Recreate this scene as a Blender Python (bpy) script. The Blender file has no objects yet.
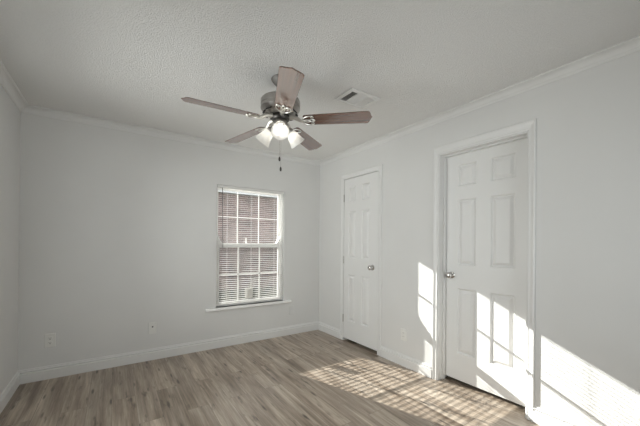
import bpy, bmesh, math, random
from mathutils import Vector, Matrix

scene = bpy.context.scene
C = scene.collection
random.seed(7)
R = math.radians

# ------------------------------------------------------------------ camera
cam_d = bpy.data.cameras.new('camera')
cam_d.sensor_width = 36.0
cam_d.lens = 303.553 / 640 * 36.0
cam_d.shift_y = (242.449 - 213.0) / 640
cam_d.clip_start = 0.02
cam = bpy.data.objects.new('camera', cam_d)
C.objects.link(cam)
fw = Vector((0.56219762, 0.82700006, 0.00217683))
rt = Vector((0.82695707, -0.56219222, 0.00904996))
up = Vector((-0.00870811, 0.00328773, 0.99995668))
m3 = Matrix((rt, up, -fw)).transposed()
cam.matrix_world = Matrix.Translation((-2.43180829, -3.5945063, 1.23010684)) @ m3.to_4x4()
scene.camera = cam

# ------------------------------------------------------------------ world, sun, exposure
SKY = 2.1
SUN = 24.0
BULB = 9.0
world = bpy.data.worlds.new('world')
scene.world = world
world.use_nodes = True
wn = world.node_tree.nodes
wl = world.node_tree.links
for n in list(wn):
    wn.remove(n)
wo = wn.new('ShaderNodeOutputWorld')
wb = wn.new('ShaderNodeBackground')
wb.inputs['Color'].default_value = (0.86, 0.92, 1.0, 1)
wb.inputs['Strength'].default_value = SKY
wl.new(wb.outputs[0], wo.inputs['Surface'])

sun_d = bpy.data.lights.new('sun', 'SUN')
sun_d.energy = SUN
sun_d.angle = R(0.30)
sun_d.color = (1.0, 0.965, 0.91)
sun = bpy.data.objects.new('sun', sun_d)
C.objects.link(sun)
sun.location = (-3, 8, 6)
sun.rotation_euler = Vector((0.335, -1.0, -0.437)).to_track_quat('-Z', 'Y').to_euler()

# daylight area lamps added outside two unseen, added windows (front wall, left wall)
def fill_light(name, loc, facing, sx, sy, watts):
    d = bpy.data.lights.new(name, 'AREA')
    d.shape = 'RECTANGLE'
    d.size = sx
    d.size_y = sy
    d.energy = watts
    d.color = (1.0, 0.99, 0.965)
    o = bpy.data.objects.new(name, d)
    C.objects.link(o)
    o.location = loc
    o.rotation_euler = Vector(facing).to_track_quat('-Z', 'Y').to_euler()


fill_light('fill_front', (-1.15, -4.32, 1.30), (0, 1, 0), 1.70, 1.44, 16.0)
fill_light('fill_left', (-3.27, -1.45, 1.30), (1, 0, 0), 1.40, 1.44, 46.0)

scene.view_settings.view_transform = 'Standard'
scene.view_settings.look = 'None'
scene.view_settings.gamma = 1.0
scene.view_settings.use_curve_mapping = False
scene.view_settings.exposure = 0.0
scene.cycles.max_bounces = 14
scene.cycles.diffuse_bounces = 8
scene.cycles.transparent_max_bounces = 24
scene.cycles.caustics_reflective = False
scene.cycles.caustics_refractive = False
scene.cycles.sample_clamp_indirect = 10.0


# ------------------------------------------------------------------ materials
def new_mat(name):
    m = bpy.data.materials.new(name)
    m.use_nodes = True
    return m, m.node_tree.nodes, m.node_tree.links, m.node_tree.nodes['Principled BSDF']


def coords(N, L, scale=(1, 1, 1), rot=(0, 0, 0), gen='Object'):
    tc = N.new('ShaderNodeTexCoord')
    mp = N.new('ShaderNodeMapping')
    mp.inputs['Scale'].default_value = scale
    mp.inputs['Rotation'].default_value = rot
    L.new(tc.outputs[gen], mp.inputs['Vector'])
    return mp.outputs['Vector']


def noise(N, L, vec, scale, detail=3, rough=0.5):
    t = N.new('ShaderNodeTexNoise')
    t.inputs['Scale'].default_value = scale
    t.inputs['Detail'].default_value = detail
    t.inputs['Roughness'].default_value = rough
    L.new(vec, t.inputs['Vector'])
    return t.outputs['Fac']


def ramp(N, L, fac, stops):
    r = N.new('ShaderNodeValToRGB')
    el = r.color_ramp.elements
    while len(el) < len(stops):
        el.new(0.5)
    for e, (p, c) in zip(el, stops):
        e.position = p
        e.color = (*c, 1) if len(c) == 3 else c
    L.new(fac, r.inputs['Fac'])
    return r.outputs['Color']


def mix(N, L, fac, a, b, mode='MIX'):
    x = N.new('ShaderNodeMix')
    x.data_type = 'RGBA'
    x.blend_type = mode
    if isinstance(fac, (int, float)):
        x.inputs['Factor'].default_value = fac
    else:
        L.new(fac, x.inputs['Factor'])
    for s, v in (('A', a), ('B', b)):
        sock = [i for i in x.inputs if i.name == s and i.type == 'RGBA'][0]
        if isinstance(v, tuple):
            sock.default_value = (*v, 1)
        else:
            L.new(v, sock)
    return [o for o in x.outputs if o.type == 'RGBA'][0]


def bump(N, L, B, h, strength, dist):
    b = N.new('ShaderNodeBump')
    b.inputs['Strength'].default_value = strength
    b.inputs['Distance'].default_value = dist
    L.new(h, b.inputs['Height'])
    L.new(b.outputs['Normal'], B.inputs['Normal'])


def paint(name, col, rough=0.55, var=0.02, bscale=220, bstr=0.08):
    m, N, L, B = new_mat(name)
    v = coords(N, L)
    n = noise(N, L, v, 3.0)
    lo = tuple(c * (1 - var) for c in col)
    hi = tuple(min(1, c * (1 + var)) for c in col)
    L.new(ramp(N, L, n, [(0.3, lo), (0.7, hi)]), B.inputs['Base Color'])
    B.inputs['Roughness'].default_value = rough
    B.inputs['Specular IOR Level'].default_value = 0.3
    if bstr:
        bump(N, L, B, noise(N, L, v, bscale, 2), bstr, 0.002)
    return m


def metal(name, col, rough):
    m, N, L, B = new_mat(name)
    v = coords(N, L)
    n = noise(N, L, v, 60)
    B.inputs['Metallic'].default_value = 1.0
    L.new(ramp(N, L, n, [(0.3, tuple(c * 0.93 for c in col)), (0.7, col)]), B.inputs['Base Color'])
    B.inputs['Roughness'].default_value = rough
    return m


M = {}
M['wall'] = paint('wall_paint', (0.665, 0.662, 0.650), 0.6, 0.012, 160, 0.10)
M['trim'] = paint('trim_paint', (0.70, 0.697, 0.686), 0.35, 0.01, 90, 0.03)
M['crown'] = paint('crown_paint', (0.675, 0.672, 0.660), 0.5, 0.01, 90, 0.03)
M['door'] = paint('door_paint', (0.72, 0.717, 0.705), 0.38, 0.01, 120, 0.05)
M['plastic'] = paint('white_plastic', (0.72, 0.715, 0.69), 0.3, 0.01, 50, 0.0)
M['vinyl'] = paint('white_vinyl', (0.86, 0.855, 0.84), 0.35, 0.01, 50, 0.0)
M['slat'] = paint('blind_slat', (0.74, 0.73, 0.71), 0.4, 0.01, 50, 0.0)
M['slot'] = paint('dark_slot', (0.09, 0.085, 0.08), 0.6, 0.05, 50, 0.0)
M['jack'] = paint('black_jack', (0.02, 0.02, 0.02), 0.4, 0.05, 50, 0.0)
M['vent_dark'] = paint('vent_duct', (0.10, 0.098, 0.095), 0.7, 0.05, 50, 0.0)
M['vent'] = paint('vent_paint', (0.70, 0.695, 0.68), 0.45, 0.01, 50, 0.0)
M['wand'] = paint('wand_plastic', (0.16, 0.155, 0.15), 0.3, 0.05, 50, 0.0)
M['paper'] = paint('paper', (0.74, 0.72, 0.68), 0.7, 0.04, 60, 0.0)
M['nickel'] = metal('brushed_nickel', (0.40, 0.38, 0.36), 0.33)
M['canopy'] = metal('satin_canopy', (0.20, 0.19, 0.18), 0.6)
M['chrome'] = metal('polished_nickel', (0.62, 0.60, 0.58), 0.14)
M['silver'] = metal('silver_iron', (0.72, 0.70, 0.66), 0.34)
M['dark_metal'] = metal('dark_bronze', (0.08, 0.075, 0.07), 0.35)
M['brass'] = metal('dull_hinge', (0.42, 0.40, 0.37), 0.35)

# textured ceiling
m, N, L, B = new_mat('ceiling_texture')
v = coords(N, L)
n1 = noise(N, L, v, 120, 5, 0.75)
vo = N.new('ShaderNodeTexVoronoi')
vo.inputs['Scale'].default_value = 150
L.new(v, vo.inputs['Vector'])
mm = N.new('ShaderNodeMath'); mm.operation = 'SUBTRACT'
L.new(ramp(N, L, n1, [(0.38, (0, 0, 0)), (0.66, (1, 1, 1))]), mm.inputs[0])
mv = N.new('ShaderNodeMath'); mv.operation = 'MULTIPLY'
mv.inputs[1].default_value = 0.5
L.new(vo.outputs['Distance'], mv.inputs[0])
L.new(mv.outputs[0], mm.inputs[1])
n2 = noise(N, L, v, 1.3, 2)
L.new(mix(N, L, n1, (0.76, 0.752, 0.732), (0.90, 0.892, 0.87)), B.inputs['Base Color'])  # low spots of the texture darker: shade in the pits put into the colour
B.inputs['Roughness'].default_value = 0.6
B.inputs['Specular IOR Level'].default_value = 0.4
bump(N, L, B, mm.outputs[0], 0.9, 0.004)
M['ceiling'] = m

# vinyl plank floor: planks run along y
m, N, L, B = new_mat('vinyl_plank')
v = coords(N, L)
vb = coords(N, L, (1, 1, 1), (0, 0, R(90)))
br = N.new('ShaderNodeTexBrick')
br.offset = 0.37
br.inputs['Scale'].default_value = 1.0
br.inputs['Mortar Size'].default_value = 0.0012
br.inputs['Mortar Smooth'].default_value = 0.1
br.inputs['Brick Width'].default_value = 1.22
br.inputs['Row Height'].default_value = 0.152
br.inputs['Bias'].default_value = 0.0
br.inputs['Color1'].default_value = (0, 0, 0, 1)
br.inputs['Color2'].default_value = (1, 1, 1, 1)
br.inputs['Mortar'].default_value = (0.5, 0.5, 0.5, 1)
L.new(vb, br.inputs['Vector'])
# offset the grain per plank so that it breaks at the seams
tc = N.new('ShaderNodeTexCoord')
off = N.new('ShaderNodeVectorMath'); off.operation = 'MULTIPLY_ADD'
off.inputs[1].default_value = (7.3, 11.7, 3.1)
L.new(br.outputs['Color'], off.inputs[0])
L.new(tc.outputs['Object'], off.inputs[2])


def sc_vec(s):
    k = N.new('ShaderNodeMapping')
    k.inputs['Scale'].default_value = s
    L.new(off.outputs[0], k.inputs['Vector'])
    return k.outputs['Vector']


g1 = noise(N, L, sc_vec((14, 1.1, 1)), 1.0, 5, 0.6)
g2 = noise(N, L, sc_vec((70, 3.0, 1)), 1.0, 4, 0.65)
g3 = noise(N, L, sc_vec((24, 5.0, 1)), 1.0, 3, 0.5)
base = ramp(N, L, g1, [(0.26, (0.150, 0.110, 0.078)), (0.48, (0.345, 0.280, 0.220)), (0.74, (0.56, 0.485, 0.402))])
fine = ramp(N, L, g2, [(0.3, (0.66, 0.645, 0.63)), (0.7, (1.18, 1.18, 1.18))])
col = mix(N, L, 1.0, base, fine, 'MULTIPLY')
tone = ramp(N, L, br.outputs['Color'], [(0.0, (0.86, 0.86, 0.86)), (1.0, (1.1, 1.1, 1.1))])
col = mix(N, L, 1.0, col, tone, 'MULTIPLY')
knot = ramp(N, L, g3, [(0.61, (0, 0, 0)), (0.74, (0.75, 0.75, 0.75))])
col = mix(N, L, knot, col, (0.06, 0.045, 0.034))
vk = N.new('ShaderNodeTexVoronoi')
vk.inputs['Scale'].default_value = 1.0
L.new(sc_vec((14, 2.6, 1)), vk.inputs['Vector'])
kn = ramp(N, L, vk.outputs['Distance'], [(0.07, (0.85, 0.85, 0.85)), (0.17, (0, 0, 0))])
col = mix(N, L, kn, col, (0.055, 0.042, 0.032))
seam = ramp(N, L, br.outputs['Fac'], [(0.0, (0, 0, 0)), (1.0, (0.55, 0.55, 0.55))])
col = mix(N, L, seam, col, (0.06, 0.048, 0.038))
L.new(col, B.inputs['Base Color'])
B.inputs['Roughness'].default_value = 0.30
B.inputs['Specular IOR Level'].default_value = 0.5
bump(N, L, B, g2, 0.12, 0.002)
M['floor'] = m


# fan blade wood: dark walnut, grain along the blade (local x)
def wood(name, a, b, rough, coat):
    m, N, L, B = new_mat(name)
    v = coords(N, L, (2.0, 45, 45))
    g = noise(N, L, v, 1.0, 5, 0.6)
    L.new(ramp(N, L, g, [(0.3, a), (0.72, b)]), B.inputs['Base Color'])
    B.inputs['Roughness'].default_value = rough
    B.inputs['Coat Weight'].default_value = coat
    B.inputs['Coat IOR'].default_value = 2.9
    B.inputs['Coat Roughness'].default_value = 0.12
    return m


M['blade'] = wood('walnut_blade', (0.070, 0.022, 0.011), (0.160, 0.054, 0.027), 0.38, 1.0)

# frosted shade: translucent white glass
m, N, L, B = new_mat('frosted_glass')
N.remove(B)
out = N['Material Output']
v = coords(N, L)
nf = noise(N, L, v, 30)
tcol = ramp(N, L, nf, [(0.3, (0.84, 0.83, 0.80)), (0.7, (0.90, 0.89, 0.87))])
df = N.new('ShaderNodeBsdfDiffuse'); tr = N.new('ShaderNodeBsdfTranslucent'); gl = N.new('ShaderNodeBsdfGlossy')
gl.inputs['Roughness'].default_value = 0.25
L.new(tcol, df.inputs['Color']); L.new(tcol, tr.inputs['Color'])
a1 = N.new('ShaderNodeMixShader'); a1.inputs[0].default_value = 0.5
L.new(df.outputs[0], a1.inputs[1]); L.new(tr.outputs[0], a1.inputs[2])
a2 = N.new('ShaderNodeMixShader'); a2.inputs[0].default_value = 0.04
L.new(a1.outputs[0], a2.inputs[1]); L.new(gl.outputs[0], a2.inputs[2])
L.new(a2.outputs[0], out.inputs['Surface'])
M['shade'] = m

# glowing bulb
m, N, L, B = new_mat('lit_bulb')
B.inputs['Base Color'].default_value = (0.9, 0.9, 0.88, 1)
B.inputs['Emission Color'].default_value = (1.0, 0.965, 0.91, 1)
B.inputs['Emission Strength'].default_value = BULB
M['bulb'] = m


# window glass and insect screen
def clear(name, col, amount, rough):
    m, N, L, B = new_mat(name)
    N.remove(B)
    out = N['Material Output']
    t = N.new('ShaderNodeBsdfTransparent')
    t.inputs['Color'].default_value = (*col, 1)
    g = N.new('ShaderNodeBsdfGlossy')
    g.inputs['Roughness'].default_value = rough
    fr = N.new('ShaderNodeFresnel'); fr.inputs['IOR'].default_value = 1.45
    mu = N.new('ShaderNodeMath'); mu.operation = 'MULTIPLY'; mu.inputs[1].default_value = amount
    L.new(fr.outputs[0], mu.inputs[0])
    x = N.new('ShaderNodeMixShader')
    L.new(mu.outputs[0], x.inputs[0])
    L.new(t.outputs[0], x.inputs[1]); L.new(g.outputs[0], x.inputs[2])
    L.new(x.outputs[0], out.inputs['Surface'])
    return m


M['glass'] = clear('window_glass', (0.95, 0.965, 0.96), 0.8, 0.02)
m, N, L, B = new_mat('insect_screen')
N.remove(B)
out = N['Material Output']
t = N.new('ShaderNodeBsdfTransparent'); d = N.new('ShaderNodeBsdfDiffuse')
d.inputs['Color'].default_value = (0.10, 0.10, 0.10, 1)
x = N.new('ShaderNodeMixShader'); x.inputs[0].default_value = 0.20
L.new(t.outputs[0], x.inputs[1]); L.new(d.outputs[0], x.inputs[2])
L.new(x.outputs[0], out.inputs['Surface'])
M['screen'] = m

# outdoor materials
m, N, L, B = new_mat('red_brick')
v = coords(N, L, (1, 1, 1), (R(90), 0, 0))
b2 = N.new('ShaderNodeTexBrick')
b2.inputs['Scale'].default_value = 1.0
b2.inputs['Brick Width'].default_value = 0.2
b2.inputs['Row Height'].default_value = 0.067
b2.inputs['Mortar Size'].default_value = 0.006
b2.inputs['Color1'].default_value = (0.30, 0.215, 0.19, 1)
b2.inputs['Color2'].default_value = (0.19, 0.14, 0.125, 1)
b2.inputs['Mortar'].default_value = (0.36, 0.31, 0.28, 1)
L.new(v, b2.inputs['Vector'])
nb = noise(N, L, v, 2.0, 3)
L.new(mix(N, L, 1.0, b2.outputs['Color'], ramp(N, L, nb, [(0.3, (0.8, 0.8, 0.8)), (0.7, (1.2, 1.15, 1.15))]), 'MULTIPLY'), B.inputs['Base Color'])
B.inputs['Roughness'].default_value = 0.85
M['brick'] = m
M['fascia'] = paint('fascia_paint', (0.72, 0.72, 0.70), 0.5, 0.03, 30, 0.0)
M['roof'] = paint('roof_shingle', (0.16, 0.15, 0.14), 0.9, 0.25, 30, 0.3)
m, N, L, B = new_mat('lawn')
v = coords(N, L)
L.new(ramp(N, L, noise(N, L, v, 9, 6, 0.7), [(0.3, (0.075, 0.075, 0.05)), (0.7, (0.20, 0.19, 0.14))]), B.inputs['Base Color'])
B.inputs['Roughness'].default_value = 0.95
M['lawn'] = m
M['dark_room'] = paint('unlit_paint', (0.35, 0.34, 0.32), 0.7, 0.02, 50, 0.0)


# ------------------------------------------------------------------ mesh helpers
class MB:
    """collects shapes, then links them as ONE mesh object"""

    def __init__(s):
        s.v = []
        s.f = []

    def add(s, vs, fs):
        o = len(s.v)
        s.v += [tuple(p) for p in vs]
        s.f += [tuple(i + o for i in f) for f in fs]
        return s

    def box(s, x0, x1, y0, y1, z0, z1):
        x0, x1 = min(x0, x1), max(x0, x1)
        y0, y1 = min(y0, y1), max(y0, y1)
        z0, z1 = min(z0, z1), max(z0, z1)
        return s.add([(x0, y0, z0), (x1, y0, z0), (x1, y1, z0), (x0, y1, z0),
                      (x0, y0, z1), (x1, y0, z1), (x1, y1, z1), (x0, y1, z1)],
                     [(0, 3, 2, 1), (4, 5, 6, 7), (0, 1, 5, 4), (1, 2, 6, 5), (2, 3, 7, 6), (3, 0, 4, 7)])

    def prism(s, prof, axis, a, b):
        """extrude a closed 2D profile along an axis ('x': prof=(y,z); 'y': (x,z); 'z': (x,y))"""
        def P(p, t):
            return {'x': (t, p[0], p[1]), 'y': (p[0], t, p[1]), 'z': (p[0], p[1], t)}[axis]
        n = len(prof)
        vs = [P(p, a) for p in prof] + [P(p, b) for p in prof]
        fs = [(i, (i + 1) % n, n + (i + 1) % n, n + i) for i in range(n)]
        fs += [tuple(range(n))[::-1], tuple(range(n, 2 * n))]
        return s.add(vs, fs)

    def loft(s, rings, closed=True, caps=True):
        """rings of equal length joined in order"""
        n = len(rings[0])
        vs = [p for r in rings for p in r]
        fs = []
        for k in range(len(rings) - 1):
            for i in range(n if closed else n - 1):
                j = (i + 1) % n
                fs.append((k * n + i, k * n + j, (k + 1) * n + j, (k + 1) * n + i))
        if caps and closed:
            fs.append(tuple(range(n))[::-1])
            fs.append(tuple(range((len(rings) - 1) * n, len(rings) * n)))
        return s.add(vs, fs)

    def lathe(s, prof, mat=None, n=28, caps=False):
        """profile (radius, height) spun about local z, then moved by a matrix"""
        mat = mat or Matrix.Identity(4)
        rings = []
        for r, h in prof:
            r = max(r, 1e-4)
            rings.append([mat @ Vector((r * math.cos(2 * math.pi * i / n), r * math.sin(2 * math.pi * i / n), h)) for i in range(n)])
        return s.loft(rings, True, caps)

    def tube(s, pts, r, n=8, closed=False):
        pts = [Vector(p) for p in pts]
        rings = []
        k = len(pts)
        for i, p in enumerate(pts):
            if closed:
                t = pts[(i + 1) % k] - pts[i - 1]
            else:
                t = pts[min(i + 1, k - 1)] - pts[max(i - 1, 0)]
            t.normalize()
            a = Vector((0, 0, 1)) if abs(t.z) < 0.9 else Vector((1, 0, 0))
            u = t.cross(a).normalized()
            w = t.cross(u).normalized()
            rr = r[i] if isinstance(r, (list, tuple)) else r
            rings.append([p + u * rr * math.cos(2 * math.pi * j / n) + w * rr * math.sin(2 * math.pi * j / n) for j in range(n)])
        if closed:
            rings.append(rings[0])
        return s.loft(rings, True, not closed)

    def build(s, name, mat, parent=None, smooth=False, bevel=0.0, loc=None, rot=None, seg=2):
        me = bpy.data.meshes.new(name)
        me.from_pydata(s.v, [], s.f)
        bm = bmesh.new()
        bm.from_mesh(me)
        if smooth:
            bmesh.ops.remove_doubles(bm, verts=bm.verts, dist=1e-6)
        bmesh.ops.recalc_face_normals(bm, faces=bm.faces)
        bm.to_mesh(me)
        bm.free()
        me.materials.append(mat)
        o = bpy.data.objects.new(name, me)
        C.objects.link(o)
        if parent is not None:
            o.parent = parent
        if loc is not None:
            o.location = loc
        if rot is not None:
            o.rotation_euler = rot
        if smooth:
            for p in me.polygons:
                p.use_smooth = True
            try:
                me.set_sharp_from_angle(angle=R(38))
            except Exception:
                pass
        if bevel:
            b = o.modifiers.new('bevel', 'BEVEL')
            b.width = bevel
            b.segments = seg
            b.limit_method = 'ANGLE'
            b.angle_limit = R(40)
        return o


def empty(name, loc=(0, 0, 0), rz=0.0, parent=None):
    o = bpy.data.objects.new(name, None)
    o.empty_display_size = 0.1
    C.objects.link(o)
    o.location = loc
    o.rotation_euler = (0, 0, rz)
    if parent is not None:
        o.parent = parent
    return o


def tag(o, label, cat, group=None, kind=None):
    o['label'] = label
    o['category'] = cat
    if group:
        o['group'] = group
    if kind:
        o['kind'] = kind
    return o


def struct(o, label, cat):
    return tag(o, label, cat, None, 'structure')


# ------------------------------------------------------------------ room dimensions (metres)
W = 3.10          # room width; x runs from -W to 0
FRONT = -4.15     # wall behind the camera; the back wall is y = 0
H = 2.385
WX0, WX1, WZ0, WZ1 = -1.4427, -0.5642, 0.4654, 1.9035     # window opening
A1, A2 = -0.563, -1.169       # closet door opening (y)
B1, B2 = -1.920, -2.643       # second door opening (y)
DH = 2.043
WT = 0.14

# ------------------------------------------------------------------ floor, ceiling, walls
f = MB().box(-W - 0.12, 0.9, FRONT - 0.12, 0.06, -0.06, 0.0).build('floor', M['floor'])
struct(f, 'grey brown wood plank floor with dark knots and a sunlit patch', 'floor')
c = MB().box(-W - 0.12, 0.9, FRONT - 0.12, 0.16, H, H + 0.1).build('ceiling', M['ceiling'])
struct(c, 'white ceiling with a rough sprayed texture', 'ceiling')

wb_ = MB()
wb_.box(-W - 0.12, WX0, 0, 0.16, -0.06, H)
wb_.box(WX1, 0.9, 0, 0.16, -0.06, H)
wb_.box(WX0, WX1, 0, 0.16, -0.06, WZ0)
wb_.box(WX0, WX1, 0, 0.16, WZ1, H)
struct(wb_.build('wall_back', M['wall']), 'pale grey back wall around the window', 'wall')
U0, U1 = -2.15, -0.75      # added unseen window opening (y), in the left wall
wv = MB()
wv.box(-W - 0.12, -W, FRONT - 0.12, U0, 0, H)
wv.box(-W - 0.12, -W, U1, 0, 0, H)
wv.box(-W - 0.12, -W, U0, U1, 0, 0.58)
wv.box(-W - 0.12, -W, U0, U1, 2.02, H)
struct(wv.build('wall_left', M['wall']), 'pale grey wall at the left edge', 'wall')
V0, V1, VZ0, VZ1 = -2.00, -0.30, 0.58, 2.02      # added unseen window opening (x, z)
wf = MB()
wf.box(-W, V0, FRONT - 0.12, FRONT, 0, H)
wf.box(V1, 0.9, FRONT - 0.12, FRONT, 0, H)
wf.box(V0, V1, FRONT - 0.12, FRONT, 0, VZ0)
wf.box(V0, V1, FRONT - 0.12, FRONT, VZ1, H)
struct(wf.build('wall_front', M['wall']), 'pale grey wall behind the viewpoint', 'wall')
wr = MB()
wr.box(0, WT, 0, A1, 0, H)
wr.box(0, WT, A1, A2, DH, H)
wr.box(0, WT, A2, B1, 0, H)
wr.box(0, WT, B1, B2, DH, H)
wr.box(0, WT, B2, FRONT, 0, H)
struct(wr.build('wall_right', M['wall']), 'pale grey right wall with two white doors and slanting sunlight', 'wall')
hw = MB()
hw.box(0.78, 0.9, 0, FRONT, 0, H)
hw.box(WT, 0.78, -1.5, -1.56, 0, H)
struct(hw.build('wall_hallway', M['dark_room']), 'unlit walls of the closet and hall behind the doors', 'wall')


# ------------------------------------------------------------------ baseboards and crown mouldings
BBP = [(0, 0), (0.017, 0), (0.018, 0.080), (0.009, 0.084), (0.009, 0.090), (0.0155, 0.094), (0.0150, 0.101), (0.0065, 0.104), (0.0065, 0.110), (0.004, 0.116), (0, 0.117)]


def run_right(prof, ya, yb):
    return [(-t, z) for t, z in prof]


bb = MB()
bb.prism([(-t, z) for t, z in BBP], 'x', -W, 0)
struct(bb.build('baseboard_back', M['trim'], bevel=0.001), 'white moulded baseboard along the back wall', 'baseboard')
bb = MB()
bb.prism([(-W + t, z) for t, z in BBP], 'y', -0.016, FRONT)
struct(bb.build('baseboard_left', M['trim'], bevel=0.001), 'white moulded baseboard along the left wall', 'baseboard')
bb = MB()
for ya, yb in ((-0.016, -0.505), (-1.2265, -1.8725), (-2.6905, FRONT)):
    bb.prism([(-t, z) for t, z in BBP], 'y', ya, yb)
struct(bb.build('baseboard_right', M['trim'], bevel=0.001), 'white moulded baseboard along the right wall between the doors', 'baseboard')

cr = 0.058
CRP = [(0, 0), (0, cr), (0.006, cr), (0.010, cr * 0.86)]
for i in range(7):
    a = R(90) * i / 6
    CRP.append((0.012 + (cr - 0.018) * (1 - math.cos(a)), cr * 0.82 - (cr * 0.82 - 0.010) * math.sin(a)))
CRP += [(cr, 0.006), (cr, 0)]
# profile: (distance out from the wall, drop below the ceiling)
t1 = MB().prism([(-o_, H - d_) for o_, d_ in CRP], 'x', -W, 0).build('trim_1', M['crown'])
struct(t1, 'white crown moulding above the back wall', 'crown moulding')
t2 = MB().prism([(-W + o_, H - d_) for o_, d_ in CRP], 'y', 0, FRONT).build('trim_2', M['crown'])
struct(t2, 'white crown moulding above the left wall', 'crown moulding')
t3 = MB().prism([(-o_, H - d_) for o_, d_ in CRP], 'y', 0, FRONT).build('trim_3', M['crown'])
struct(t3, 'white crown moulding above the right wall', 'crown moulding')


# ------------------------------------------------------------------ doors
def casing(y1, y2, top, w, wtop):
    """mitred moulded casing swept up, over and down round an opening in the right wall"""
    prof = [(0.0, 0.0), (0.0, 0.006), (0.10, 0.008), (0.22, 0.0065), (0.40, 0.007), (0.62, 0.010),
            (0.74, 0.0135), (0.93, 0.0135), (1.0, 0.010), (1.0, 0.0)]
    rings = []
    for kind in range(4):
        ring = []
        for d, t in prof:
            y = y1 + d * w if kind < 2 else y2 - d * w
            z = 0.0 if kind in (0, 3) else top + d * wtop
            ring.append((-t, y, z))
        rings.append(ring)
    return MB().loft(rings)


def panel_leaf(y1, y2, z0, z1, xf, th, cols, rows):
    """six-panel door leaf; its face (-x side) carries moulded raised panels"""
    ys = sorted([y1, y2] + [c for p in cols for c in p], reverse=True)
    zs = sorted([z0, z1] + [c for p in rows for c in p])
    mb = MB()
    cells = {(max(p), min(p)) for p in cols}
    rws = {(min(p), max(p)) for p in rows}
    for i in range(len(ys) - 1):
        for j in range(len(zs) - 1):
            a, b, c_, d_ = ys[i], ys[i + 1], zs[j], zs[j + 1]
            if (a, b) in cells and (c_, d_) in rws:
                rings = []
                for ins, dep in ((0, 0), (0.004, 0.0025), (0.010, 0.013), (0.018, 0.0135), (0.038, 0.003), (0.041, 0.002)):
                    rings.append([(xf + dep, a - ins, c_ + ins), (xf + dep, b + ins, c_ + ins),
                                  (xf + dep, b + ins, d_ - ins), (xf + dep, a - ins, d_ - ins)])
                mb.loft(rings, True, False)
                mb.add(rings[-1], [(0, 1, 2, 3)])
            else:
                mb.add([(xf, a, c_), (xf, b, c_), (xf, b, d_), (xf, a, d_)], [(0, 1, 2, 3)])
    xb = xf + th
    mb.add([(xf, y1, z0), (xf, y2, z0), (xf, y2, z1), (xf, y1, z1), (xb, y1, z0), (xb, y2, z0), (xb, y2, z1), (xb, y1, z1)],
           [(4, 7, 6, 5), (0, 4, 5, 1), (1, 5, 6, 2), (2, 6, 7, 3), (3, 7, 4, 0)])
    return mb


def knob(parent, x, y, z):
    """round door knob on a rose, pointing to -x"""
    mt = Matrix.Translation((x, y, z)) @ Matrix.Rotation(R(-90), 4, 'Y')
    prof = [(0.0, 0.0), (0.031, 0.0), (0.031, 0.004), (0.027, 0.009), (0.014, 0.012), (0.0115, 0.017), (0.0115, 0.028),
            (0.016, 0.032), (0.024, 0.037), (0.0275, 0.045), (0.0265, 0.053), (0.021, 0.060), (0.012, 0.064), (0.0, 0.065)]
    o = MB().lathe(prof, mt).build('door_knob', M['chrome'], parent, smooth=True)
    o['label'] = 'polished metal knob'
    return o


ROWS = [(0.265, 0.842), (1.046, 1.628), (1.744, 1.936)]

d1 = empty('door_1', (0, 0, 0))
struct(d1, 'narrow white six-panel closet door nearest the room corner', 'door')
panel_leaf(A1 - 0.004, A2 + 0.004, 0.036, DH - 0.006, -0.002, 0.035, [(-0.655, -0.785), (-0.895, -1.028)], ROWS).build('door_leaf', M['door'], d1, bevel=0.0015)
casing(A1 + 0.001, A2 - 0.001, DH, 0.056, 0.058).build('casing', M['trim'], d1)
jb = MB()
jb.box(0.036, WT, A1, A1 - 0.012, 0, DH)
jb.box(0.036, WT, A2 + 0.012, A2, 0, DH)
jb.box(0.036, WT, A1 - 0.012, A2 + 0.012, DH - 0.012, DH)
jb.build('jamb', M['trim'], d1)
knob(d1, -0.002, -1.085, 0.958)
for z in (0.28, 1.02, 1.80):
    hb = MB()
    hb.lathe([(0.0, -0.045), (0.006, -0.045), (0.006, 0.045), (0.0, 0.045)], Matrix.Translation((-0.007, A1 - 0.002, z)), 12)
    hb.lathe([(0.0, 0.045), (0.0045, 0.046), (0.0035, 0.052), (0.0, 0.053)], Matrix.Translation((-0.007, A1 - 0.002, z)), 12)
    h = hb.build('hinge', M['brass'], d1, smooth=True)
    h['label'] = 'metal hinge barrel'

d2 = empty('door_2', (0, 0, 0))
struct(d2, 'wider white six-panel door set back in its frame, half in sunlight', 'door')
panel_leaf(B1 - 0.012, B2 + 0.012, 0.032, DH - 0.014, 0.098, 0.035, [(-2.05, -2.215), (-2.335, -2.518)], ROWS).build('door_leaf', M['door'], d2, bevel=0.0015)
casing(B1 + 0.001, B2 - 0.001, DH + 0.002, 0.046, 0.068).build('casing', M['trim'], d2)
jb = MB()
for a, b in ((B1, B1 - 0.010), (B2 + 0.010, B2)):
    jb.box(0.0, WT, a, b, 0, DH)
jb.box(0.0, WT, B1 - 0.010, B2 + 0.010, DH - 0.010, DH)
jb.build('jamb', M['trim'], d2, bevel=0.001)
sb = MB()
sb.box(0.056, 0.094, B1 - 0.010, B1 - 0.021, 0, DH - 0.010)
sb.box(0.056, 0.094, B2 + 0.021, B2 + 0.010, 0, DH - 0.010)
sb.box(0.056, 0.094, B1 - 0.021, B2 + 0.021, DH - 0.021, DH - 0.010)
sb.build('door_stop', M['trim'], d2, bevel=0.001)
knob(d2, 0.098, -1.995, 0.953)

# ------------------------------------------------------------------ window
w1 = empty('window_1', (0, 0, 0))
struct(w1, 'white sash window with a grid of small panes behind blinds', 'window')
cx = (WX0 + WX1) / 2


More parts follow.
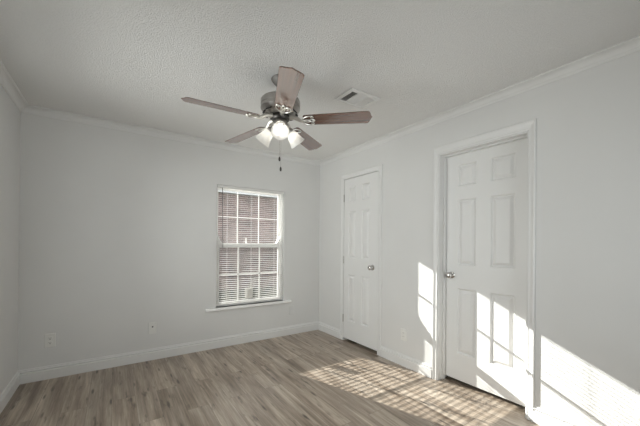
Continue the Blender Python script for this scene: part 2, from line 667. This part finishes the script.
def rect_frame(mb, x0, x1, z0, z1, y0, y1, l, r_, b, t):
    mb.box(x0, x0 + l, y0, y1, z0, z1)
    mb.box(x1 - r_, x1, y0, y1, z0, z1)
    mb.box(x0 + l, x1 - r_, y0, y1, z0, z0 + b)
    mb.box(x0 + l, x1 - r_, y0, y1, z1 - t, z1)
    return mb


rect_frame(MB(), WX0, WX1, WZ0, WZ1, 0.052, 0.150, 0.022, 0.022, 0.026, 0.026).build('window_frame', M['vinyl'], w1, bevel=0.002)
FX0, FX1 = WX0 + 0.022, WX1 - 0.022
MU = (-1.158, -0.878)
us = rect_frame(MB(), FX0, FX1, 1.165, WZ1 - 0.026, 0.100, 0.128, 0.022, 0.022, 0.045, 0.020).build('upper_sash', M['vinyl'], w1, bevel=0.002)
mb = MB()
for mx in MU:
    mb.box(mx - 0.006, mx + 0.006, 0.110, 0.118, 1.205, WZ1 - 0.04)
mb.box(FX0 + 0.01, FX1 - 0.01, 0.110, 0.118, 1.535, 1.547)
mb.build('muntin_grid', M['vinyl'], us)
MB().box(FX0 + 0.015, FX1 - 0.015, 0.1125, 0.1155, 1.20, WZ1 - 0.04).build('pane', M['glass'], us)
ls = rect_frame(MB(), FX0, FX1, WZ0 + 0.026, 1.218, 0.062, 0.092, 0.030, 0.034, 0.022, 0.052).build('lower_sash', M['vinyl'], w1, bevel=0.002)
mb = MB()
for mx in MU:
    mb.box(mx - 0.0075, mx + 0.0075, 0.073, 0.081, WZ0 + 0.045, 1.18)
mb.box(FX0 + 0.02, FX1 - 0.02, 0.073, 0.081, 0.827, 0.843)
mb.build('muntin_grid', M['vinyl'], ls)
MB().box(FX0 + 0.022, FX1 - 0.022, 0.0755, 0.0785, WZ0 + 0.040, 1.18).build('pane', M['glass'], ls)
lk = MB().box(-1.068, -1.050, 0.060, 0.082, 1.218, 1.232)
lk.box(-1.064, -1.053, 0.066, 0.078, 1.232, 1.285)
lk.build('sash_lock', M['vinyl'], ls, bevel=0.002)
# curved sash horns standing on the two ends of the meeting rail
for sx, xx in ((1, FX0), (-1, FX1)):
    prof = [(xx, 1.218)]
    for i in range(9):
        t = i / 8
        prof.append((xx + sx * 0.062 * (1 - t) ** 1.8, 1.218 + 0.16 * t))
    prof2 = [(p[0], p[1]) for p in prof]
    MB().prism(prof2, 'y', 0.064, 0.088).build('sash_horn', M['vinyl'], ls)
MB().box(FX0, FX1, 0.136, 0.138, WZ0 + 0.03, 1.20).build('insect_screen', M['screen'], w1)
w2 = empty('added_window_front', (0, 0, 0))  # added, unseen window; carries the front fill lamp
struct(w2, 'wide white double window added behind the viewpoint for fill light', 'window')
fm = rect_frame(MB(), V0, V1, VZ0, VZ1, FRONT - 0.11, FRONT - 0.05, 0.04, 0.04, 0.04, 0.04)
fm.box((V0 + V1) / 2 - 0.03, (V0 + V1) / 2 + 0.03, FRONT - 0.11, FRONT - 0.05, VZ0 + 0.04, VZ1 - 0.04)
fm.build('window_frame', M['vinyl'], w2, bevel=0.002)
MB().box(V0 + 0.02, V1 - 0.02, FRONT - 0.082, FRONT - 0.078, VZ0 + 0.02, VZ1 - 0.02).build('pane', M['glass'], w2)
w3 = empty('added_window_left', (0, 0, 0))  # added, unseen window for the lamp that brightens the right wall
struct(w3, 'white double window added in the left wall out of view for fill light', 'window')
fm = MB()
xa, xb = -W - 0.11, -W - 0.05
for ya, yb in ((U0, U0 + 0.04), ((U0 + U1) / 2 - 0.03, (U0 + U1) / 2 + 0.03), (U1 - 0.04, U1)):
    fm.box(xa, xb, ya, yb, VZ0, VZ1)
fm.box(xa, xb, U0, U1, VZ0, VZ0 + 0.04)
fm.box(xa, xb, U0, U1, VZ1 - 0.04, VZ1)
fm.build('window_frame', M['vinyl'], w3)
MB().box(-W - 0.082, -W - 0.078, U0 + 0.02, U1 - 0.02, VZ0 + 0.02, VZ1 - 0.02).build('pane', M['glass'], w3)
# stool (inside sill) with rounded nose and an apron
pr = [(0.052, WZ0 - 0.030), (-0.030, WZ0 - 0.030), (-0.037, WZ0 - 0.025), (-0.038, WZ0 - 0.010), (-0.035, WZ0 - 0.003), (-0.028, WZ0), (0.052, WZ0)]
sl = MB().prism(pr, 'x', WX0 + 0.0005, WX1 - 0.0005)
pn = [(0.0, WZ0 - 0.030)] + pr[1:-1] + [(0.0, WZ0)]
sl.prism(pn, 'x', WX0 - 0.118, WX0 + 0.0005)
sl.prism(pn, 'x', WX1 - 0.0005, WX1 + 0.100)
sl.build('window_sill', M['vinyl'], w1)

# ------------------------------------------------------------------ blind
bl = empty('window_blind', ((WX0 + WX1) / 2, 0.026, 0.50))
tag(bl, 'white mini blind with thin open slats hung across the window', 'window blind')
bz = 0.50
hw_ = (WX1 - WX0) / 2 - 0.006
MB().box(-hw_, hw_, -0.014, 0.014, 1.876 - bz, 1.902 - bz).build('headrail', M['slat'], bl, bevel=0.002)
MB().box(-hw_, hw_, -0.0115, 0.0115, 0.488 - bz, 0.501 - bz).build('bottom_rail', M['slat'], bl, bevel=0.003)
sl = MB()
tilt = R(7.5)
z = 0.516
while z < 1.868:
    cs, sn = math.cos(tilt), math.sin(tilt)
    top = []
    for k in range(5):
        u = -0.0125 + 0.025 * k / 4
        h = 0.0016 * (1 - (u / 0.0125) ** 2)
        top.append((u * cs - h * sn, u * sn + h * cs))
    ring_t = [(y, z - bz + zz) for y, zz in top]
    ring_b = [(y, z - bz + zz - 0.0007) for y, zz in top][::-1]
    sl.prism(ring_t + ring_b, 'x', -hw_ + 0.002, hw_ - 0.002)
    z += 0.0243
sl.build('slats', M['slat'], bl)
for lx in (-1.312, -1.010, -0.697):
    lc = MB()
    for yy in (-0.0140, 0.0140):
        lc.box(lx - cx - 0.0009, lx - cx + 0.0009, yy - 0.0005, yy + 0.0005, 0.500 - bz, 1.877 - bz)
    lc.build('ladder_cord', M['slat'], bl)
MB().tube([(-1.379 - cx, -0.020, 1.872 - bz), (-1.379 - cx, -0.024, 1.84 - bz), (-1.368 - cx, -0.024, 1.16 - bz)], 0.0042, 8).build('tilt_wand', M['wand'], bl, smooth=True)
bl.children[-1]['label'] = 'dark tilt wand'

# paper card stuck on the lower glass
pc = MB().box(-1.066, -0.966, 0.0700, 0.0714, 0.535, 0.662).build('paper_card', M['paper'])
tag(pc, 'small white paper card stuck low on the window glass', 'paper card')


# ------------------------------------------------------------------ wall plates
def rounded(w, h, r_, n=4):
    pts = []
    for cx_, cz_, a0 in ((w / 2 - r_, h / 2 - r_, 0), (-w / 2 + r_, h / 2 - r_, 90), (-w / 2 + r_, -h / 2 + r_, 180), (w / 2 - r_, -h / 2 + r_, 270)):
        for i in range(n + 1):
            a = R(a0 + 90 * i / n)
            pts.append((cx_ + r_ * math.cos(a), cz_ + r_ * math.sin(a)))
    return pts


def plate_mesh(w=0.072, h=0.117):
    rings = []
    for ins, y in ((0, 0), (0, -0.0035), (0.003, -0.006)):
        rings.append([(x, y, z) for x, z in rounded(w - 2 * ins, h - 2 * ins, 0.005)])
    return MB().loft(rings)


def screw(parent, z):
    MB().lathe([(0, 0), (0.0035, 0), (0.003, 0.0012), (0, 0.0015)],
               Matrix.Translation((0, -0.0058, z)) @ Matrix.Rotation(R(90), 4, 'X'), 12).build('screw', M['plastic'], parent, smooth=True)


def duplex(loc, rz, label):
    t = empty('wall_outlet', loc, rz)
    tag(t, label, 'wall outlet')
    plate_mesh(0.076, 0.122).build('cover_plate', M['plastic'], t)
    for s in (-1, 1):
        rings = [[(x, y, z + s * 0.0195) for x, z in rounded(0.034 - 2 * i, 0.028 - 2 * i, 0.011)] for i, y in ((0, -0.0055), (0, -0.0080), (0.001, -0.0085))]
        rc = MB().loft(rings).build('receptacle', M['plastic'], t)
        MB().box(-0.0075, -0.0050, -0.0089, -0.0080, s * 0.0195 - 0.001, s * 0.0195 + 0.008).build('slot', M['slot'], rc)
        MB().box(0.0050, 0.0075, -0.0089, -0.0080, s * 0.0195 - 0.001, s * 0.0195 + 0.007).build('slot', M['slot'], rc)
        MB().prism([(x, z + s * 0.0195 - 0.0075) for x, z in rounded(0.007, 0.007, 0.003)], 'y', -0.0089, -0.0080).build('ground_hole', M['slot'], rc)
    screw(t, 0.0)
    return t


duplex((-2.893, 0, 0.340), 0, 'white double outlet low on the back wall near the left corner')
jk = empty('cable_jack', (-2.089, 0, 0.330))
tag(jk, 'white wall plate with one small black jack, left of the window', 'wall plate')
plate_mesh(0.074, 0.120).build('cover_plate', M['plastic'], jk)
o = MB().lathe([(0, 0), (0.0075, 0), (0.0075, 0.003), (0.0055, 0.003), (0.0055, 0.009), (0.0, 0.009)],
               Matrix.Translation((0, -0.0055, 0.014)) @ Matrix.Rotation(R(90), 4, 'X'), 16).build('jack', M['jack'], jk, smooth=True)
o['label'] = 'black jack'
for z in (-0.042, 0.042):
    screw(jk, z)
bp = empty('blank_plate', (-0.4425, 0, 0.326))
tag(bp, 'blank cover plate painted over in wall grey, below the sill beside the room corner', 'wall plate')
plate_mesh(0.070, 0.115).build('cover_plate', M['wall'], bp)
for z in (-0.042, 0.042):
    o = MB().lathe([(0, 0), (0.0035, 0), (0.003, 0.0012), (0, 0.0015)], Matrix.Translation((0, -0.0058, z)) @ Matrix.Rotation(R(90), 4, 'X'), 12).build('screw', M['wall'], bp, smooth=True)


def decora(loc, rz, label, cat):
    t = empty('wall_outlet', loc, rz)
    tag(t, label, cat)
    plate_mesh(0.074, 0.120).build('cover_plate', M['plastic'], t)
    rings = [[(x, y, z) for x, z in rounded(0.033 - 2 * i, 0.067 - 2 * i, 0.002)] for i, y in ((0, -0.0055), (0, -0.0075), (0.001, -0.0082))]
    rc = MB().loft(rings).build('receptacle', M['plastic'], t)
    for s in (-1, 1):
        MB().box(-0.0075, -0.0050, -0.0087, -0.0080, s * 0.018 - 0.001, s * 0.018 + 0.007).build('slot', M['slot'], rc)
        MB().box(0.0050, 0.0075, -0.0087, -0.0080, s * 0.018 - 0.001, s * 0.018 + 0.006).build('slot', M['slot'], rc)
    for z in (-0.049, 0.049):
        screw(t, z)
    return t


decora((0, -1.540, 0.312), R(-90), 'white rectangular outlet on the right wall between the two doors', 'wall outlet')
decora((0, -3.226, 0.322), R(-90), 'white outlet at the right edge, in the sunlight past the wider door', 'wall outlet')

# ------------------------------------------------------------------ ceiling air vent
VX0, VX1, VY0, VY1 = -0.985, -0.690, -1.870, -1.650
vt = empty('air_vent', ((VX0 + VX1) / 2, (VY0 + VY1) / 2, H))
tag(vt, 'white ceiling air vent with three banks of louvers', 'air vent')
vw, vd = (VX1 - VX0) / 2, (VY1 - VY0) / 2
fr = 0.034
rings = []
for ins, dz in ((0.004, 0), (0.004, -0.003), (0, -0.003), (0, -0.006), (0.006, -0.011), (fr - 0.004, -0.013), (fr, -0.010), (fr, 0.0)):
    rings.append([(-vw + ins, -vd + ins, dz), (vw - ins, -vd + ins, dz), (vw - ins, vd - ins, dz), (-vw + ins, vd - ins, dz)])
MB().loft(rings + [rings[0]], True, False).build('vent_frame', M['vent'], vt)
MB().box(-vw + fr, vw - fr, -vd + fr, vd - fr, -0.001, 0.0).build('duct_opening', M['vent_dark'], vt)
iw = vw - fr
b0, b1, b2_, b3 = -iw, -iw + 0.062, iw - 0.070, iw
for xx in (b1, b2_):
    MB().box(xx - 0.006, xx + 0.006, -vd + fr, vd - fr, -0.010, -0.001).build('divider', M['vent'], vt, bevel=0.001)


def bank(xa, xb, along, ang, n):
    mb = MB()
    for i in range(n):
        t = (i + 0.5) / n
        if along == 'y':
            xc = xa + (xb - xa) * t
            hx, hz = 0.0055 * math.cos(ang), 0.0055 * math.sin(ang)
            mb.prism([(xc - hx, -0.0065 - hz), (xc + hx, -0.0065 + hz), (xc + hx, -0.0057 + hz), (xc - hx, -0.0057 - hz)], 'y', -vd + fr, vd - fr)
        else:
            yc = -vd + fr + (2 * vd - 2 * fr) * t
            hx, hz = 0.0055 * math.cos(ang), 0.0055 * math.sin(ang)
            mb.prism([(yc - hx, -0.0065 - hz), (yc + hx, -0.0065 + hz), (yc + hx, -0.0057 + hz), (yc - hx, -0.0057 - hz)], 'x', xa, xb)
    return mb


for lb in (bank(b0, b1 - 0.006, 'y', R(55), 5), bank(b1 + 0.006, b2_ - 0.006, 'x', R(-30), 9), bank(b2_ + 0.006, b3, 'y', R(-38), 7)):
    lb.build('louver_bank', M['vent'], vt)
MB().box(b3 - 0.016, b3 - 0.008, -0.02, -0.014, -0.020, -0.008).build('damper_lever', M['vent'], vt, bevel=0.001)

# ------------------------------------------------------------------ ceiling fan
FX, FY = -1.467, -1.664
BZ = 2.088        # blade plane
fan = empty('ceiling_fan', (FX, FY, H))
tag(fan, 'five-blade brushed nickel ceiling fan with walnut blades and three lit lamps', 'ceiling fan')


def zz(z):
    return z - H


MB().lathe([(0.0, 0), (0.064, 0), (0.066, -0.004), (0.063, -0.014), (0.052, -0.030), (0.040, -0.042), (0.030, -0.052), (0.022, -0.056), (0, -0.056)]).build('canopy', M['canopy'], fan, smooth=True)
MB().lathe([(0.0125, -0.05), (0.0125, zz(2.262))], None, 16).build('downrod', M['nickel'], fan, smooth=True)
hp = [(0.013, 2.268), (0.030, 2.264), (0.034, 2.248), (0.060, 2.245), (0.112, 2.240), (0.132, 2.234), (0.138, 2.224), (0.138, 2.196), (0.134, 2.192),
      (0.134, 2.186), (0.138, 2.182), (0.138, 2.170), (0.128, 2.160), (0.118, 2.150), (0.100, 2.138), (0.078, 2.128), (0.0, 2.128)]
mh = MB().lathe([(r_, zz(z)) for r_, z in hp], None, 48).build('motor_housing', M['nickel'], fan, smooth=True)
# dark cooling slots round the lower bowl, each a sub-part
slot_proto = None
for k in range(10):
    a = 2 * math.pi * (k + 0.5) / 10
    mt = Matrix.Rotation(a, 4, 'Z') @ Matrix.Translation((0.109, 0, zz(2.1435))) @ Matrix.Rotation(R(34), 4, 'Y')
    if slot_proto is None:
        pts = rounded(0.034, 0.048, 0.012)
        so = MB().loft([[(x, y, h) for x, y in pts] for h in (-0.003, 0.0025)]).build('cooling_slot', M['jack'], mh)
        so['label'] = 'dark cooling slot'
        slot_proto = so
    else:
        so = slot_proto.copy()
        C.objects.link(so)
        so.parent = mh
    so.matrix_local = mt
MB().lathe([(r_, zz(z)) for r_, z in [(0, 2.128), (0.062, 2.128), (0.066, 2.120), (0.066, 2.100), (0.060, 2.092), (0, 2.092)]], None, 32).build('flywheel', M['dark_metal'], fan, smooth=True)

RT = 0.642


def blade_mesh():
    """outline in local x (outwards), y (across): widening blade with a pointed ogee tip"""
    up_ = []
    r0 = 0.165
    xs = [(r0, 0.046), (r0 + 0.010, 0.054), (r0 + 0.03, 0.057), (0.45, 0.063), (RT - 0.045, 0.067), (RT - 0.030, 0.066),
          (RT - 0.020, 0.056), (RT - 0.014, 0.036), (RT - 0.008, 0.016), (RT, 0.0)]
    out_ = [(x, y) for x, y in xs] + [(x, -y) for x, y in xs[-2::-1]]
    rings = []
    for ins, h in ((0.003, -0.003), (0, -0.0015), (0, 0.0015), (0.003, 0.003)):
        rings.append([(x - (ins if x > 0.4 else -ins), y - math.copysign(min(ins, abs(y)), y) if y else 0, h) for x, y in out_])
    return MB().loft(rings)


def ell(cx_, cy_, a, b, rot, z, n=22):
    p = []
    for i in range(n):
        t = 2 * math.pi * i / n
        x, y = a * math.cos(t), b * math.sin(t)
        p.append((cx_ + x * math.cos(rot) - y * math.sin(rot), cy_ + x * math.sin(rot) + y * math.cos(rot), z))
    return p


blade_proto = blade_mesh().build('fan_blade', M['blade'], fan)
im = MB()
im.tube(ell(0.198, 0.024, 0.040, 0.021, R(24), -0.0075), 0.0042, 6, True)
im.tube(ell(0.198, -0.024, 0.040, 0.021, R(-24), -0.0075), 0.0042, 6, True)
im.tube(ell(0.206, 0, 0.038, 0.012, 0, -0.0075), 0.0045, 6, True)
im.tube([(0.060, 0, 0.024), (0.10, 0, 0.022), (0.125, 0, 0.008), (0.145, 0, -0.006), (0.175, 0, -0.0075)], [0.016, 0.016, 0.014, 0.012, 0.010], 8)
for sx, sy in ((0.222, 0.033), (0.222, -0.033), (0.240, 0.0)):
    im.lathe([(0, -0.012), (0.005, -0.011), (0.005, -0.003), (0, -0.003)], Matrix.Translation((sx, sy, 0)), 10)
iron_proto = im.build('blade_iron', M['silver'], blade_proto, smooth=True)
iron_proto['label'] = 'pale silver scrolled bracket'

PH = 176.7
TILT = -0.028
PITCH = R(-12)
blades = [(blade_proto, iron_proto)]
for k in range(1, 5):
    b = blade_proto.copy()
    C.objects.link(b)
    b.parent = fan
    i2 = iron_proto.copy()
    C.objects.link(i2)
    i2.parent = b
    blades.append((b, i2))
for k, (b, i2) in enumerate(blades):
    a = R(PH + 72 * k)
    droop = TILT * math.sin(a)
    mrot = Matrix.Rotation(a, 4, 'Z') @ Matrix.Rotation(-math.atan(droop), 4, 'Y') @ Matrix.Rotation(PITCH, 4, 'X')
    b.matrix_local = Matrix.Translation((0, 0, zz(BZ))) @ mrot

# light kit
lkp = [(0.0, 2.094), (0.040, 2.094), (0.044, 2.086), (0.044, 2.070), (0.058, 2.062), (0.062, 2.050), (0.056, 2.034), (0.036, 2.020), (0.018, 2.012), (0.012, 2.000), (0.0, 1.997)]
MB().lathe([(r_, zz(z)) for r_, z in lkp], None, 32).build('light_fitter', M['nickel'], fan, smooth=True)
SH_T = R(46)
shade_proto = None
for k in range(3):
    a = R(-116.5 + 120 * k)
    ax = Vector((math.cos(a) * math.cos(SH_T), math.sin(a) * math.cos(SH_T), -math.sin(SH_T)))
    neck = Vector((math.cos(a) * 0.072, math.sin(a) * 0.072, zz(2.040)))
    mt = Matrix.Translation(neck) @ ax.to_track_quat('Z', 'Y').to_matrix().to_4x4()
    if k == 0:
        # socket arm, local z along the shade axis
        arm_proto = MB().lathe([(0.0, -0.034), (0.013, -0.032), (0.015, -0.012), (0.021, -0.004), (0.027, 0.004), (0.028, 0.014), (0.026, 0.018), (0.0, 0.018)], None, 20).build('lamp_socket', M['nickel'], fan, smooth=True)
        sp = []
        for r_, h in [(0.024, 0.012), (0.030, 0.018), (0.036, 0.032), (0.041, 0.055), (0.047, 0.080), (0.053, 0.098), (0.060, 0.112)]:
            sp.append((r_, h))
        inner = [(r_ - 0.003, h) for r_, h in sp[::-1]]
        shade_proto = MB().lathe(sp + inner + [sp[0]], None, 32).build('lamp_shade', M['shade'], fan, smooth=True)
        shade_proto['label'] = 'frosted white glass bell shade'
        bp_ = [(0.0, 0.020), (0.010, 0.022), (0.011, 0.036)]
        for i in range(11):
            t = R(-60 + 150 * i / 10)
            bp_.append((max(0.0, 0.0195 * math.cos(t)), 0.056 + 0.0195 * math.sin(t)))
        bulb_proto = MB().lathe(bp_, None, 20).build('bulb', M['bulb'], shade_proto, smooth=True)
        bulb_proto['label'] = 'glowing white bulb'
        arm, shd = arm_proto, shade_proto
    else:
        arm = arm_proto.copy(); C.objects.link(arm); arm.parent = fan
        shd = shade_proto.copy(); C.objects.link(shd); shd.parent = fan
        bb_ = bulb_proto.copy(); C.objects.link(bb_); bb_.parent = shd
    arm.matrix_local = mt
    shd.matrix_local = mt

# pull chains with fobs
for dx, zb in ((-0.004, 1.822), (0.006, 1.752)):
    ch = MB()
    z = 1.998
    ch.tube([(dx, 0, zz(1.998)), (dx, 0, zz(zb))], 0.0009, 6)
    while z > zb + 0.012:
        ch.lathe([(0, -0.0016), (0.0016, 0), (0, 0.0016)], Matrix.Translation((dx, 0, zz(z))), 6)
        z -= 0.006
    cho = ch.build('pull_chain', M['chrome'], fan)
    fb = MB().lathe([(0.0, 0.016), (0.003, 0.014), (0.0065, 0.006), (0.0075, -0.004), (0.0060, -0.014), (0.003, -0.018), (0.0, -0.019)],
                    Matrix.Translation((dx, 0, zz(zb))), 14).build('fob', M['dark_metal'], cho, smooth=True)
    fb['label'] = 'dark bead at the chain end'

# ------------------------------------------------------------------ outdoors, seen through the blind
g = MB().box(-16, 14, 0.16, 22, -0.40, -0.30).build('ground', M['lawn'])
struct(g, 'dull lawn outside the window', 'ground')
nh = empty('brick_house', (-1.0, 6.0, -0.30))
tag(nh, 'reddish brick neighbouring house seen through the blind slats', 'house')
MB().box(-10, 10, 0, 5, 0, 3.06).build('brick_wall', M['brick'], nh)
MB().box(-10.3, 10.3, -0.32, -0.29, 3.05, 3.25).build('fascia', M['fascia'], nh)
MB().box(-10.3, 10.3, -0.29, 0.0, 3.07, 3.09).build('soffit', M['fascia'], nh)
MB().prism([(-0.34, 3.25), (5.3, 3.25), (2.5, 4.05)], 'x', -10.4, 10.4).build('roof', M['roof'], nh)
